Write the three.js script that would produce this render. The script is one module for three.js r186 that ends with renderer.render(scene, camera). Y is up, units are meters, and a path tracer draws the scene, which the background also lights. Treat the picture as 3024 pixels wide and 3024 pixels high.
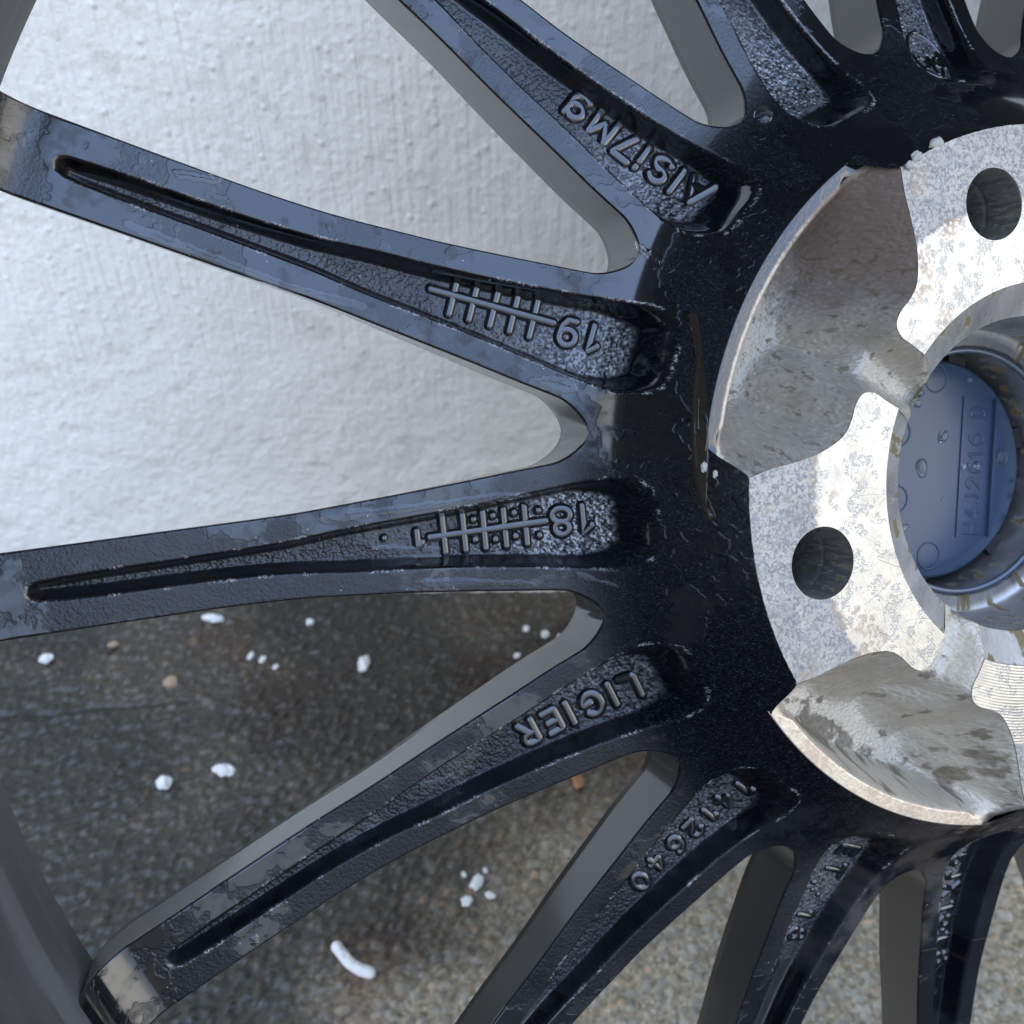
import * as THREE from 'three';
import { mergeGeometries } from 'three/addons/utils/BufferGeometryUtils.js';

// ------------------------------------------------------------------ camera, sky, sun, exposure
const scene = new THREE.Scene();
const R = (d) => d * Math.PI / 180;
const CAM_H = 0.3237, PITCH = 40;                       // the phone is held a foot above the ground, tipped down
const camera = new THREE.PerspectiveCamera(53.06, 1, 0.01, 200);
camera.position.set(0, CAM_H, 0);
camera.rotation.set(R(-PITCH), 0, 0);
camera.focus = 0.178;
camera.userData.fStop = 28;
scene.add(camera);

const renderer = new THREE.WebGLRenderer({ antialias: true });
renderer.setSize(1024, 1024);
renderer.toneMapping = THREE.LinearToneMapping;
renderer.toneMappingExposure = 2.25;
renderer.shadowMap.enabled = true;

// ---- noise
function hash(x, y, s) {
  let h = Math.imul(x | 0, 374761393) ^ Math.imul(y | 0, 668265263) ^ Math.imul(s | 0, 974634777);
  h = Math.imul(h ^ (h >>> 13), 1274126177); h ^= h >>> 16;
  return (h >>> 0) / 4294967296;
}
function vn(x, y, s = 0) {
  const xi = Math.floor(x), yi = Math.floor(y), fx = x - xi, fy = y - yi;
  const u = fx * fx * (3 - 2 * fx), v = fy * fy * (3 - 2 * fy);
  const a = hash(xi, yi, s), b = hash(xi + 1, yi, s), c = hash(xi, yi + 1, s), d = hash(xi + 1, yi + 1, s);
  return a + (b - a) * u + (c - a) * v + (a - b - c + d) * u * v;
}
function fbm(x, y, o, s = 0) {
  let a = 0.5, t = 0, n = 0;
  for (let i = 0; i < o; i++) { t += a * vn(x, y, s + i * 17); n += a; a *= 0.5; x = x * 2.03 + 3.1; y = y * 2.03 - 1.7; }
  return t / n;
}
function worley(x, y, s) {                               // [distance to the nearest point, to the second, cell hash]
  const xi = Math.floor(x), yi = Math.floor(y);
  let d1 = 9, d2 = 9, id = 0;
  for (let j = -1; j <= 1; j++) for (let i = -1; i <= 1; i++) {
    const cx = xi + i, cy = yi + j, px = cx + hash(cx, cy, s), py = cy + hash(cx, cy, s + 1);
    const d = (px - x) * (px - x) + (py - y) * (py - y);
    if (d < d1) { d2 = d1; d1 = d; id = hash(cx, cy, s + 2); } else if (d < d2) d2 = d;
  }
  return [Math.sqrt(d1), Math.sqrt(d2), id];
}
const cl = (x, a = 0, b = 1) => Math.min(b, Math.max(a, x));
const ss = (a, b, x) => { const t = cl((x - a) / (b - a)); return t * t * (3 - 2 * t); };
const mix = (a, b, t) => a + (b - a) * t;
let seed = 12345;
const rnd = () => { seed = (Math.imul(seed, 1664525) + 1013904223) | 0; return (seed >>> 0) / 4294967296; };

// ---- sky: blue with broken white cloud, brighter towards the sun, which stands behind the house wall
const SUN = new THREE.Vector3(-0.3, 0.56, -0.77).normalize();
{
  const w = 1024, h = 512, d = new Float32Array(w * h * 4);
  for (let j = 0; j < h; j++) for (let i = 0; i < w; i++) {
    const el = ((j + 0.5) / h - 0.5) * Math.PI, az = ((i + 0.5) / w - 0.5) * 2 * Math.PI;
    const y = Math.sin(el), x = Math.cos(el) * Math.cos(az), z = Math.cos(el) * Math.sin(az), e = Math.max(y, 0);
    const c = x * SUN.x + y * SUN.y + z * SUN.z;
    const k = Math.pow(1 - e, 2.2);
    const low = mix(0.46, 1, ss(0.05, 0.62, e));          // brightest overhead, dull towards the horizon
    let r = mix(0.58, 0.90, k) * low, g = mix(0.86, 1.0, k) * low, b = mix(1.46, 1.08, k) * low;
    const glow = 0.9 * Math.pow(Math.max(0, 0.5 + 0.5 * c), 5);
    r += glow; g += glow * 0.96; b += glow * 0.88;
    const q = 1.6 / (e + 0.32), cov = fbm(x * q + 4.2, z * q + 1.3, 6, 5) - 0.02 + 0.30 * ss(0.25, 0.8, x) * ss(0.75, 0.35, e);
    const m = ss(0.53, 0.72, cov - 0.10 * ss(0.3, 0.6, e) * ss(0.2, -0.3, c)) * 0.85, lit = 0.95 * mix(0.5, 1, low) + 0.85 * ss(0.3, 0.9, x);
    r = mix(r, lit, m); g = mix(g, lit * 0.98, m); b = mix(b, lit * 0.93, m);
    if (y < 0) { const f = ss(0, -0.08, y); r = mix(r, 0.08, f); g = mix(g, 0.08, f); b = mix(b, 0.08, f); }
    const o = (j * w + i) * 4; d[o] = r; d[o + 1] = g; d[o + 2] = b; d[o + 3] = 1;
  }
  const sky = new THREE.DataTexture(d, w, h, THREE.RGBAFormat, THREE.FloatType);
  sky.mapping = THREE.EquirectangularReflectionMapping; sky.magFilter = sky.minFilter = THREE.LinearFilter; sky.needsUpdate = true;
  scene.background = sky; scene.environment = sky;
}
const sun = new THREE.DirectionalLight(0xfff1dd, 3);
sun.position.copy(SUN).multiplyScalar(8); sun.target.position.set(0, 0.15, -0.2); sun.castShadow = true;
sun.shadow.mapSize.set(2048, 2048);
Object.assign(sun.shadow.camera, { left: -3, right: 3, top: 3, bottom: -3, near: 0.1, far: 20 });
scene.add(sun, sun.target);

// ------------------------------------------------------------------ helpers
const used = {};
const numbered = (n) => { used[n] = (used[n] || 0) + 1; return used[n] === 1 ? n : `${n}_${String(used[n] - 1).padStart(3, '0')}`; };
function tag(o, label, category, group) { o.userData.label = label; o.userData.category = category; if (group) o.userData.group = group; return o; }
function obj(name, geo, mat, parent = scene) {
  const m = new THREE.Mesh(geo, mat); m.name = parent === scene ? numbered(name) : name; m.castShadow = m.receiveShadow = true; parent.add(m); return m;
}
function bytesTex(data, n, srgb, m = n) {
  const t = new THREE.DataTexture(data, n, m, THREE.RGBAFormat, THREE.UnsignedByteType);
  t.wrapS = t.wrapT = THREE.RepeatWrapping; t.magFilter = THREE.LinearFilter; t.minFilter = THREE.LinearMipmapLinearFilter; t.generateMipmaps = true;
  if (srgb) t.colorSpace = THREE.SRGBColorSpace;
  t.needsUpdate = true; return t;
}
const toS = new Uint8Array(4097); for (let i = 0; i <= 4096; i++) { const c = i / 4096; toS[i] = Math.round(255 * (c <= 0.0031308 ? 12.92 * c : 1.055 * Math.pow(c, 1 / 2.4) - 0.055)); }
const sb = (c) => toS[Math.round(cl(c) * 4096)];
const b8 = (c) => Math.round(cl(c) * 255);
function curve(pts) {                                    // smooth curve through [x, y] points
  const n = pts.length, m = [];
  for (let i = 0; i < n; i++) {
    const s = (k) => (pts[k + 1][1] - pts[k][1]) / (pts[k + 1][0] - pts[k][0]);
    if (i === 0) m.push(s(0)); else if (i === n - 1) m.push(s(n - 2)); else { const a = s(i - 1), b = s(i); m.push(a * b <= 0 ? 0 : 2 * a * b / (a + b)); }
  }
  return (x) => {
    if (x <= pts[0][0]) return pts[0][1] + m[0] * (x - pts[0][0]);
    if (x >= pts[n - 1][0]) return pts[n - 1][1] + m[n - 1] * (x - pts[n - 1][0]);
    let i = 0; while (x > pts[i + 1][0]) i++;
    const h = pts[i + 1][0] - pts[i][0], t = (x - pts[i][0]) / h, t2 = t * t, t3 = t2 * t;
    return (2 * t3 - 3 * t2 + 1) * pts[i][1] + (t3 - 2 * t2 + t) * h * m[i] + (-2 * t3 + 3 * t2) * pts[i + 1][1] + (t3 - t2) * h * m[i + 1];
  };
}
function sdPoly(P, x, y) {                               // signed distance to a closed polygon, positive inside
  let d = 1e9, inside = false;
  for (let i = 0, j = P.length - 1; i < P.length; j = i++) {
    const ax = P[j][0], ay = P[j][1], bx = P[i][0] - ax, by = P[i][1] - ay, px = x - ax, py = y - ay;
    const t = cl((px * bx + py * by) / (bx * bx + by * by + 1e-12)), qx = px - bx * t, qy = py - by * t;
    d = Math.min(d, qx * qx + qy * qy);
    if ((P[i][1] > y) !== (ay > y) && x < bx * (y - ay) / by + ax) inside = !inside;
  }
  return (inside ? 1 : -1) * Math.sqrt(d);
}
function dLine(P, x, y) {
  let d = 1e9;
  for (let i = 1; i < P.length; i++) {
    const ax = P[i - 1][0], ay = P[i - 1][1], bx = P[i][0] - ax, by = P[i][1] - ay, px = x - ax, py = y - ay;
    const t = cl((px * bx + py * by) / (bx * bx + by * by + 1e-12)), qx = px - bx * t, qy = py - by * t;
    d = Math.min(d, qx * qx + qy * qy);
  }
  return Math.sqrt(d);
}
const smooth = (pts, n, closed = true) => new THREE.CatmullRomCurve3(pts.map(([x, y]) => new THREE.Vector3(x, y, 0)), closed, 'centripetal').getSpacedPoints(n).map((p) => [p.x, p.y]).slice(0, closed ? -1 : undefined);
const polar = (r, deg) => [r * Math.cos(R(deg)), r * Math.sin(R(deg))];
// geometry from millimetre positions; uv is a planar layout in wheel millimetres
function geom(pos, idx, uvf, normals) {
  const g = new THREE.BufferGeometry(), n = pos.length / 3, p = new Float32Array(pos.length), uv = new Float32Array(n * 2);
  for (let i = 0; i < n; i++) {
    for (let k = 0; k < 3; k++) p[i * 3 + k] = pos[i * 3 + k] * 0.001;
    const [a, b] = uvf ? uvf(pos[i * 3], pos[i * 3 + 1], pos[i * 3 + 2]) : [0, 0]; uv[i * 2] = a; uv[i * 2 + 1] = b;
  }
  g.setAttribute('position', new THREE.BufferAttribute(p, 3)); g.setAttribute('uv', new THREE.BufferAttribute(uv, 2)); g.setIndex(idx);
  if (normals) g.setAttribute('normal', new THREE.BufferAttribute(new Float32Array(normals), 3)); else g.computeVertexNormals();
  return g;
}
function grid(cols, rows, f, uvf, closed = false) {      // f(i, j) -> [x, y, z] mm
  const pos = [], idx = [];
  for (let j = 0; j < rows; j++) for (let i = 0; i < cols; i++) pos.push(...f(i, j));
  const c = closed ? cols : cols - 1;
  for (let j = 0; j < rows - 1; j++) for (let i = 0; i < c; i++) { const a = j * cols + i, b = j * cols + (i + 1) % cols; idx.push(a, b + cols, b, a, a + cols, b + cols); }
  return geom(pos, idx, uvf);
}
function lathe(profile, uvf, n = 192, a0 = 0, a1 = 360) { // profile [r, z] mm about the axle
  const closed = a1 - a0 >= 360, cols = closed ? n : n + 1;
  return grid(cols, profile.length, (i, j) => { const [x, y] = polar(profile[j][0], a0 + (a1 - a0) * i / n); return [x, y, profile[j][1]]; }, uvf, closed);
}

// ------------------------------------------------------------------ the wheel's measures (mm, axle along z, back of the wheel towards +z)
const BOLT = 107.87, SP0 = 97.39;                        // angle of the first bolt hole; of the spoke with the maker's mark
const RB = 187, RAP = 82.8, RSPL = 88;                   // barrel, inner ends of the openings, where the web becomes spokes
const W = curve([[60, 2.6], [62.6, 0], [67.8, -5.9], [74, -13], [79, -18], [84, -21.3], [92, -24.4], [100, -26.6], [120, -31.3], [150, -34.8], [176, -34.6], [190, -34.2]]);
const HALF = curve([[80, 9.2], [88, 7.5], [95, 6.5], [105, 5.3], [118, 4.15], [135, 3.15], [160, 2.55], [186, 2.15]]);   // half width of a spoke in degrees
const THICK = (r) => mix(15.5, 13.5, ss(90, 170, r));
// the pocket of a spoke, in the spoke's own axes
const PK = curve([[79.5, 5.85], [85, 5.1], [93, 4.05], [104, 2.95], [114, 2.3], [123, 1.85], [135, 1.2], [150, 0.9], [165, 0.75], [172, 0.62]]);
const pocket = (() => {
  const P = [];
  for (const [r, a] of [[73.1, 0], [73.2, 3.0], [73.8, 4.4], [75.4, 5.3]]) P.push(polar(r, a));
  for (let r = 78.5; r < 173; r += 3) P.push(polar(r, PK(r)));
  P.push(polar(174.6, 0.4), polar(175.1, -0.1), polar(174.6, -0.5));
  for (let r = 171.5; r > 78; r -= 3) P.push(polar(r, -PK(r)));
  for (const [r, a] of [[75.6, -5.6], [73.9, -4.5], [73.2, -3.0]]) P.push(polar(r, a));
  return smooth(P, 150);
})();
function pocketDepth(x, y) {                             // x along the spoke, y across
  if (x < 71 || x > 177 || Math.abs(y) > 9.5) return 0;
  const d = sdPoly(pocket, x, y); if (d <= 0) return 0;
  const wall = mix(4.2, 1.7, ss(74, 84, x)), depth = mix(5.6, 3.6, ss(80, 150, x));
  return depth * ss(0, 1, d / wall * 0.9 + 0.03);
}
const toSpoke = (x, y) => {                              // wheel -> nearest spoke's axes
  const a = Math.atan2(y, x) * 180 / Math.PI, k = Math.round((a - SP0) / 22.5), c = R(SP0 + 22.5 * k);
  return [x * Math.cos(c) + y * Math.sin(c), -x * Math.sin(c) + y * Math.cos(c), ((k % 16) + 16) % 16];
};
const back = (x, y) => { const [sx, sy] = toSpoke(x, y); return W(Math.hypot(x, y)) - pocketDepth(sx, sy); };
const PUV = (x, y) => [(x + 196) / 210, (y + 105) / 210];
const HUV = (x, y) => [(x + 72) / 140, (y + 70) / 140];

// ------------------------------------------------------------------ materials of the wheel
const wetAt = curve([[60, 0.50], [110, 0.46], [142, 0.41], [166, 0.455], [187, 0.55], [210, 0.57], [300, 0.56]]);
const paint = (() => {
  const N = 2048, C = new Uint8Array(N * N * 4), O = new Uint8Array(N * N * 4), B = new Uint8Array(N * N * 4);
  const mk = new Float32Array(N * N), eg = new Float32Array(N * N), px = 210 / N;
  for (let k = 0; k < 16; k++) {                         // pocket floors, once per spoke
    const c = R(SP0 + 22.5 * k), ca = Math.cos(c), sa = Math.sin(c);
    if (Math.cos(c) > 0.25) continue;
    let x0 = 1e9, x1 = -1e9, y0 = 1e9, y1 = -1e9;
    for (const [a, b] of pocket) { const X = a * ca - b * sa, Y = a * sa + b * ca; x0 = Math.min(x0, X); x1 = Math.max(x1, X); y0 = Math.min(y0, Y); y1 = Math.max(y1, Y); }
    for (let j = Math.max(0, Math.floor((y0 + 105) / px)); j < Math.min(N, (y1 + 105) / px); j++) for (let i = Math.max(0, Math.floor((x0 + 196) / px)); i < Math.min(N, (x1 + 196) / px); i++) {
      const X = -196 + (i + 0.5) * px, Y = -105 + (j + 0.5) * px, sx = X * ca + Y * sa, sy = -X * sa + Y * ca;
      if (Math.abs(sy) > 9.5 || Math.abs(sy) > 1.6 + sx * 0.12) continue;
      const d = sdPoly(pocket, sx, sy), wl = mix(4.4, 1.7, ss(74, 84, sx)); if (d > -0.45 && d < 0.3) eg[j * N + i] = 1 - Math.abs(d + 0.08) / 0.4; if (d > 0) mk[j * N + i] = ss(0.85 * wl, 1.3 * wl, d);
    }
  }
  for (let j = 0; j < N; j++) for (let i = 0; i < N; i++) {
    const x = -196 + (i + 0.5) * px, y = -105 + (j + 0.5) * px, r = Math.hypot(x, y), o = (j * N + i) * 4, floor = mk[j * N + i];
    const [sx, sy, k] = toSpoke(x, y);
    const web = 1 - ss(80, 90, r);
    // water film: where it lies the paint is smooth, elsewhere satin and dusty
    const big = fbm(x * 0.09 + 7, y * 0.09, 4, 31), small = vn(x * 1.1, y * 1.1, 41);
    const ang = (Math.atan2(y, x) * 180 / Math.PI + 360) % 360;
    let wet = ss(-0.06, 0.12, big + 0.10 * (small - 0.5) + 0.12 * (fbm(x * 0.5, y * 0.5, 3, 37) - 0.5) - wetAt(ang) - 0.03 * web);
    const film = ss(-0.004, 0.010, big + 0.10 * (small - 0.5) + 0.12 * (fbm(x * 0.5, y * 0.5, 3, 37) - 0.5) - wetAt(ang) - 0.03 * web - 0.03);
    const grain = fbm(x * 2.6, y * 2.6, 2, 51), fine = vn(x * 6.1, y * 6.1, 61);
    const dust = fbm(x * 0.2 - 4, y * 0.2 + 9, 4, 71);
    const fl = hash(i >> 1, j, 3), flake = (fl > 0.72 ? 0.004 + 0.03 * hash(i >> 1, j, 4) * hash(i >> 1, j, 5) : 0) + (fl > 0.992 ? 0.05 : 0);
    let base = 0.0035 + 0.010 * dust * (1 - wet) * (1 - web) + flake * (0.25 + 0.75 * web) * (1 - wet * 0.6);
    let cr = base * 0.92, cg = base * 0.98, cb = base * 1.3;
    // brake dust left in the corners below the hub
    const brown = ss(0.45, 0.75, fbm(x * 0.13 + 3, y * 0.13, 4, 81) + 0.12) * ss(-42, -8, x) * ss(-48, -74, y);
    cr += brown * 0.05; cg += brown * 0.041; cb += brown * 0.032;
    const bare = floor * (0.06 + 0.94 * ss(108, 82, r)) * (1 - 0.62 * ss(192, 212, ang) * (1 - 0.8 * ss(228, 244, ang))) * (1 - 0.5 * ss(178, 160, ang) * ss(135, 150, ang)) * ss(0.2, 0.75, vn(x * 2.6, y * 2.6, 95)); const grit = floor * 0.008 + bare * 0.24; cr += grit; cg += grit; cb += grit;
    const worn = cl(eg[j * N + i]) * ss(0.52, 0.66, fbm(x * 0.35, y * 0.35, 2, 101)) * ss(0.45, 0.7, fine * 0.5 + grain * 0.5); cr = mix(cr, 0.34, worn); cg = mix(cg, 0.33, worn); cb = mix(cb, 0.31, worn);
    const grime = ss(0.60, 0.74, fbm(x * 0.33 + 11, y * 0.33, 4, 121)) * ss(120, 150, ang) * ss(200, 180, ang) * (1 - web) * (1 - floor); cr = mix(cr, 0.020, grime * 0.7); cg = mix(cg, 0.014, grime * 0.7); cb = mix(cb, 0.012, grime * 0.7);
    if (hash(i >> 1, j >> 1, 8) > 0.99975 && r > 88) { cr += 0.4; cg += 0.4; cb += 0.38; }
    C[o] = sb(cr); C[o + 1] = sb(cg); C[o + 2] = sb(cb); C[o + 3] = 255;
    const rough = mix(mix(0.34, 0.27, floor) + 0.1 * (dust - 0.5) + 0.06 * web + 0.2 * brown, 0.07 + 0.12 * floor, wet);
    O[o] = b8((1 - 0.65 * grime) * mix(mix(0.8, 0.08, ss(162, 196, ang)), 1, wet) * (1 - 0.9 * web * (1 - wet)) * (1 - 0.7 * floor)); O[o + 1] = b8(rough); O[o + 2] = b8(0.8 * bare); O[o + 3] = b8(mix(mix(0.9, 0.65, ss(190, 215, ang)), 1, wet) - 0.55 * web * (1 - wet));
    const h = 0.5 + (1 - film) * (0.10 * (grain - 0.5) + 0.05 * (fine - 0.5)) * (1 - floor) * (1 - 0.6 * web) + floor * (1 - 0.4 * wet) * 0.5 * (fbm(x * 2.3, y * 2.3, 2, 91) - 0.5) + film * 0.10;
    B[o] = B[o + 1] = B[o + 2] = b8(h); B[o + 3] = 255;
  }
  const orm = bytesTex(O, N);
  return new THREE.MeshPhysicalMaterial({ map: bytesTex(C, N, true), roughnessMap: orm, roughness: 1, specularIntensityMap: orm, specularIntensity: 1, metalnessMap: orm, bumpMap: bytesTex(B, N), bumpScale: 0.0008, metalness: 1, clearcoat: 1, clearcoatMap: orm, clearcoatRoughness: 0.07, side: THREE.DoubleSide });
})();
const plain = (hex, o) => new THREE.MeshPhysicalMaterial({ color: new THREE.Color().setRGB(...hex), side: THREE.DoubleSide, ...o });
const wetPaint = plain([0.005, 0.0055, 0.007], { roughness: 0.09, ior: 1.6, clearcoat: 1, clearcoatRoughness: 0.08 });
const wallPaint = plain([0.02, 0.0185, 0.016], { roughness: 0.3, ior: 1.6, clearcoat: 0.7, clearcoatRoughness: 0.12 });
const darkPlastic = plain([0.012, 0.012, 0.013], { roughness: 0.5 });
const capPlastic = plain([0.028, 0.050, 0.088], { roughness: 0.3, specularIntensity: 0.8, clearcoat: 0.15, clearcoatRoughness: 0.16 });

const hubMetal = (() => {
  const N = 2048, C = new Uint8Array(N * N * 4), O = new Uint8Array(N * N * 4), B = new Uint8Array(N * N * 4);
  const cv = document.createElement('canvas'); cv.width = cv.height = N; const g = cv.getContext('2d');
  g.fillStyle = '#000'; g.fillRect(0, 0, N, N);
  for (let i = 0; i < 2600; i++) {                        // scratches of the mating face
    const a = rnd() * 6.3, L = 8 + rnd() * rnd() * 150, x = rnd() * N, y = rnd() * N, bend = (rnd() - 0.5) * 30;
    g.strokeStyle = `rgba(255,255,255,${0.12 + 0.5 * rnd() * rnd()})`; g.lineWidth = 0.8 + rnd() * 1.1; g.beginPath(); g.moveTo(x, y);
    g.quadraticCurveTo(x + Math.cos(a) * L / 2 - Math.sin(a) * bend, y + Math.sin(a) * L / 2 + Math.cos(a) * bend, x + Math.cos(a) * L, y + Math.sin(a) * L); g.stroke();
  }
  const S = g.getImageData(0, 0, N, N).data, px = 140 / N;
  for (let j = 0; j < N; j++) for (let i = 0; i < N; i++) {
    const x = -72 + (i + 0.5) * px, y = -70 + (j + 0.5) * px, r = Math.hypot(x, y), o = (j * N + i) * 4, sc = S[((N - 1 - j) * N + i) * 4] / 255;
    const n1 = fbm(x * 0.35, y * 0.35, 4, 11), n2 = fbm(x * 1.7, y * 1.7, 3, 21), n3 = vn(x * 5.5, y * 5.5, 29);
    const outer = ss(49.6, 50.6, r + 1.6 * (n2 - 0.5) + 0.8 * (n1 - 0.5));     // beyond the mating ring the face is corroded
    const n4 = fbm(x * 3.4 + 8, y * 3.4, 3, 57), spot = ss(0.40, 0.68, n2 * 0.45 + n4 * 0.55) * mix(0.18, 1, outer), blot = ss(0.54, 0.64, fbm(x * 0.5 + 9, y * 0.5, 5, 33)) * (1 - outer * 0.5) * ss(0.4, 0.6, n3 * 0.5 + n2 * 0.5);
    const rust = ss(0.62, 0.75, fbm(x * 0.16 + 2, y * 0.16, 4, 44)) * ss(0.42, 0.6, n2);
    const ring = Math.exp(-Math.pow((r - 50.2 + 1.4 * (n2 - 0.5)) / 0.7, 2)) * ss(0.45, 0.62, n1);
    let a = mix(0.46, 0.37, outer) * (0.8 + 0.4 * n1); a = mix(a, 0.20, spot * mix(0.25, 0.9, outer)); a = mix(a, 0.34, blot * 0.8); a *= 1 - sc * 0.34 * (1 - outer * 0.7);
    let cr = a * 1.02, cg = a * 0.975, cb = a * mix(0.88, 0.96, spot * outer);
    const ru = cl(rust * 0.5 + ring * 0.6); cr = mix(cr, 0.42, ru); cg = mix(cg, 0.29, ru); cb = mix(cb, 0.17, ru);
    C[o] = sb(cr); C[o + 1] = sb(cg); C[o + 2] = sb(cb); C[o + 3] = 255;
    O[o] = 0; O[o + 1] = b8(mix(0.40, 0.58, outer) + 0.12 * spot + 0.1 * (n3 - 0.5) + 0.2 * ru); O[o + 2] = b8(mix(0.96, 0.75, outer) - 0.35 * spot * outer - 0.3 * blot - 0.5 * ru); O[o + 3] = 255;
    const turn = 0.5 + 0.5 * Math.sin(r * 2 * Math.PI / 0.55 + n1 * 3);
    B[o] = B[o + 1] = B[o + 2] = b8(0.5 + mix(0.05, 0.22, ss(-14, -2, x) * ss(-20, -36, y)) * (turn - 0.5) * (1 - outer) - 0.4 * sc * (1 - outer) + outer * 0.5 * (n2 - 0.5) - 0.15 * blot); B[o + 3] = 255;
  }
  const orm = bytesTex(O, N);
  return new THREE.MeshStandardMaterial({ map: bytesTex(C, N, true), roughnessMap: orm, metalnessMap: orm, roughness: 1, metalness: 1, bumpMap: bytesTex(B, N), bumpScale: 0.00022, side: THREE.DoubleSide });
})();
const castMetal = (() => {
  const N = 1024, C = new Uint8Array(N * N * 4), O = new Uint8Array(N * N * 4), B = new Uint8Array(N * N * 4), px = 140 / N;
  for (let j = 0; j < N; j++) for (let i = 0; i < N; i++) {
    const x = -72 + (i + 0.5) * px, y = -70 + (j + 0.5) * px, r = Math.hypot(x, y), o = (j * N + i) * 4;
    const n1 = fbm(x * 0.14, y * 0.14, 4, 12), n2 = fbm(x * 1.5, y * 1.5, 3, 22), st = fbm(x * 0.32 + 5, y * 0.32, 5, 42);
    const rim = ss(64.6, 65.4, r + 0.5 * (n2 - 0.5));
    // upper hollow: brown film against the pad; lower hollow: olive stain along the floor
    const up = y > 0 ? 1 : 0;
    const sp = vn(x * 2.4, y * 2.4, 62), film = up * ss(0.42, 0.78, 0.32 * n1 + 0.22 * sp + 0.22 * n2 + 0.46 * ss(3, -20, (Math.atan2(y, x) * 180 / Math.PI + 360) % 360 - BOLT - 45) * ss(40, 46, r) - 0.0);
    const olive = (1 - up) * ss(0.50, 0.60, st + 0.30 * Math.exp(-Math.pow((r - 60) / 2.8, 2)) * ss(-10, -22, x) + 0.12 * (n2 - 0.5) - 0.12) + up * ss(0.70, 0.74, fbm(x * 0.8 + 5, y * 0.8, 4, 43));
    let a = mix(0.30, 0.42, n1) * (up ? 1 : 1.3) + 0.08 * (n2 - 0.5) + 0.06 * (sp - 0.5); a = mix(a, 0.55, rim);
    let cr = a * 1.06, cg = a * 0.95, cb = a * 0.77;
    if (up) { const tan = rim * 0.7; cr = mix(cr, 0.42, tan); cg = mix(cg, 0.33, tan); cb = mix(cb, 0.25, tan); }
    cr = mix(cr, 0.13, film * 0.85); cg = mix(cg, 0.09, film * 0.85); cb = mix(cb, 0.066, film * 0.85);
    const ol = cl(olive) * (0.6 + 0.4 * n2) * (1 - rim); cr = mix(cr, 0.10, ol * 0.95); cg = mix(cg, 0.072, ol * 0.95); cb = mix(cb, 0.04, ol * 0.95);
    const rr = rim * (1 - up) * ss(0.42, 0.62, n1 * 0.5 + n2 * 0.5); cr = mix(cr, 0.45, rr * 0.7); cg = mix(cg, 0.33, rr * 0.7); cb = mix(cb, 0.24, rr * 0.7);
    C[o] = sb(cr); C[o + 1] = sb(cg); C[o + 2] = sb(cb); C[o + 3] = 255;
    const lip = rim * up * ss(65.5, 65.9, r + 0.3 * (n2 - 0.5)); if (lip > 0) { C[o] = sb(mix(cr, 0.012, lip)); C[o + 1] = sb(mix(cg, 0.013, lip)); C[o + 2] = sb(mix(cb, 0.016, lip)); }
    O[o] = b8(lip); O[o + 1] = b8(mix(mix(mix(0.5, 0.62, n2), 0.42, rim) + 0.15 * ol + 0.1 * film, 0.1, lip)); O[o + 2] = b8((mix(0.55, up ? 0.3 : 0.85, rim) - 0.5 * ol - 0.4 * film - 0.3 * rr) * (1 - lip)); O[o + 3] = 255;
    B[o] = B[o + 1] = B[o + 2] = b8(0.5 + (1 - rim * 0.8) * (0.35 * (n2 - 0.5) + 0.25 * (vn(x * 3.3, y * 3.3, 8) - 0.5))); B[o + 3] = 255;
  }
  const orm = bytesTex(O, N);
  return new THREE.MeshPhysicalMaterial({ map: bytesTex(C, N, true), roughnessMap: orm, metalnessMap: orm, roughness: 1, metalness: 1, clearcoat: 1, clearcoatMap: orm, clearcoatRoughness: 0.05, bumpMap: bytesTex(B, N), bumpScale: 0.0005, side: THREE.DoubleSide });
})();
const boreMetal = (() => {
  const w = 1024, h = 256, C = new Uint8Array(w * h * 4), O = new Uint8Array(w * h * 4);
  for (let j = 0; j < h; j++) for (let i = 0; i < w; i++) {
    const n = fbm(i * 0.02, j * 0.05, 4, 3), d = ss(0.6, 0.72, fbm(i * 0.03 + 7, j * 0.09, 4, 9)), f = vn(i * 0.35, j * 0.7, 13), o = (j * w + i) * 4;
    let a = 0.5 + 0.2 * (n - 0.5) + 0.12 * (f - 0.5);
    C[o] = sb(mix(a, 0.16, d)); C[o + 1] = sb(mix(a * 0.98, 0.125, d)); C[o + 2] = sb(mix(a * 0.95, 0.06, d)); C[o + 3] = 255;
    O[o] = 0; O[o + 1] = b8(0.33 + 0.2 * n + 0.3 * d); O[o + 2] = b8(0.9 - 0.7 * d); O[o + 3] = 255;
  }
  const orm = bytesTex(O, w, false, h);
  return new THREE.MeshStandardMaterial({ map: bytesTex(C, w, true, h), roughnessMap: orm, metalnessMap: orm, roughness: 1, metalness: 1, side: THREE.DoubleSide });
})();
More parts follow.
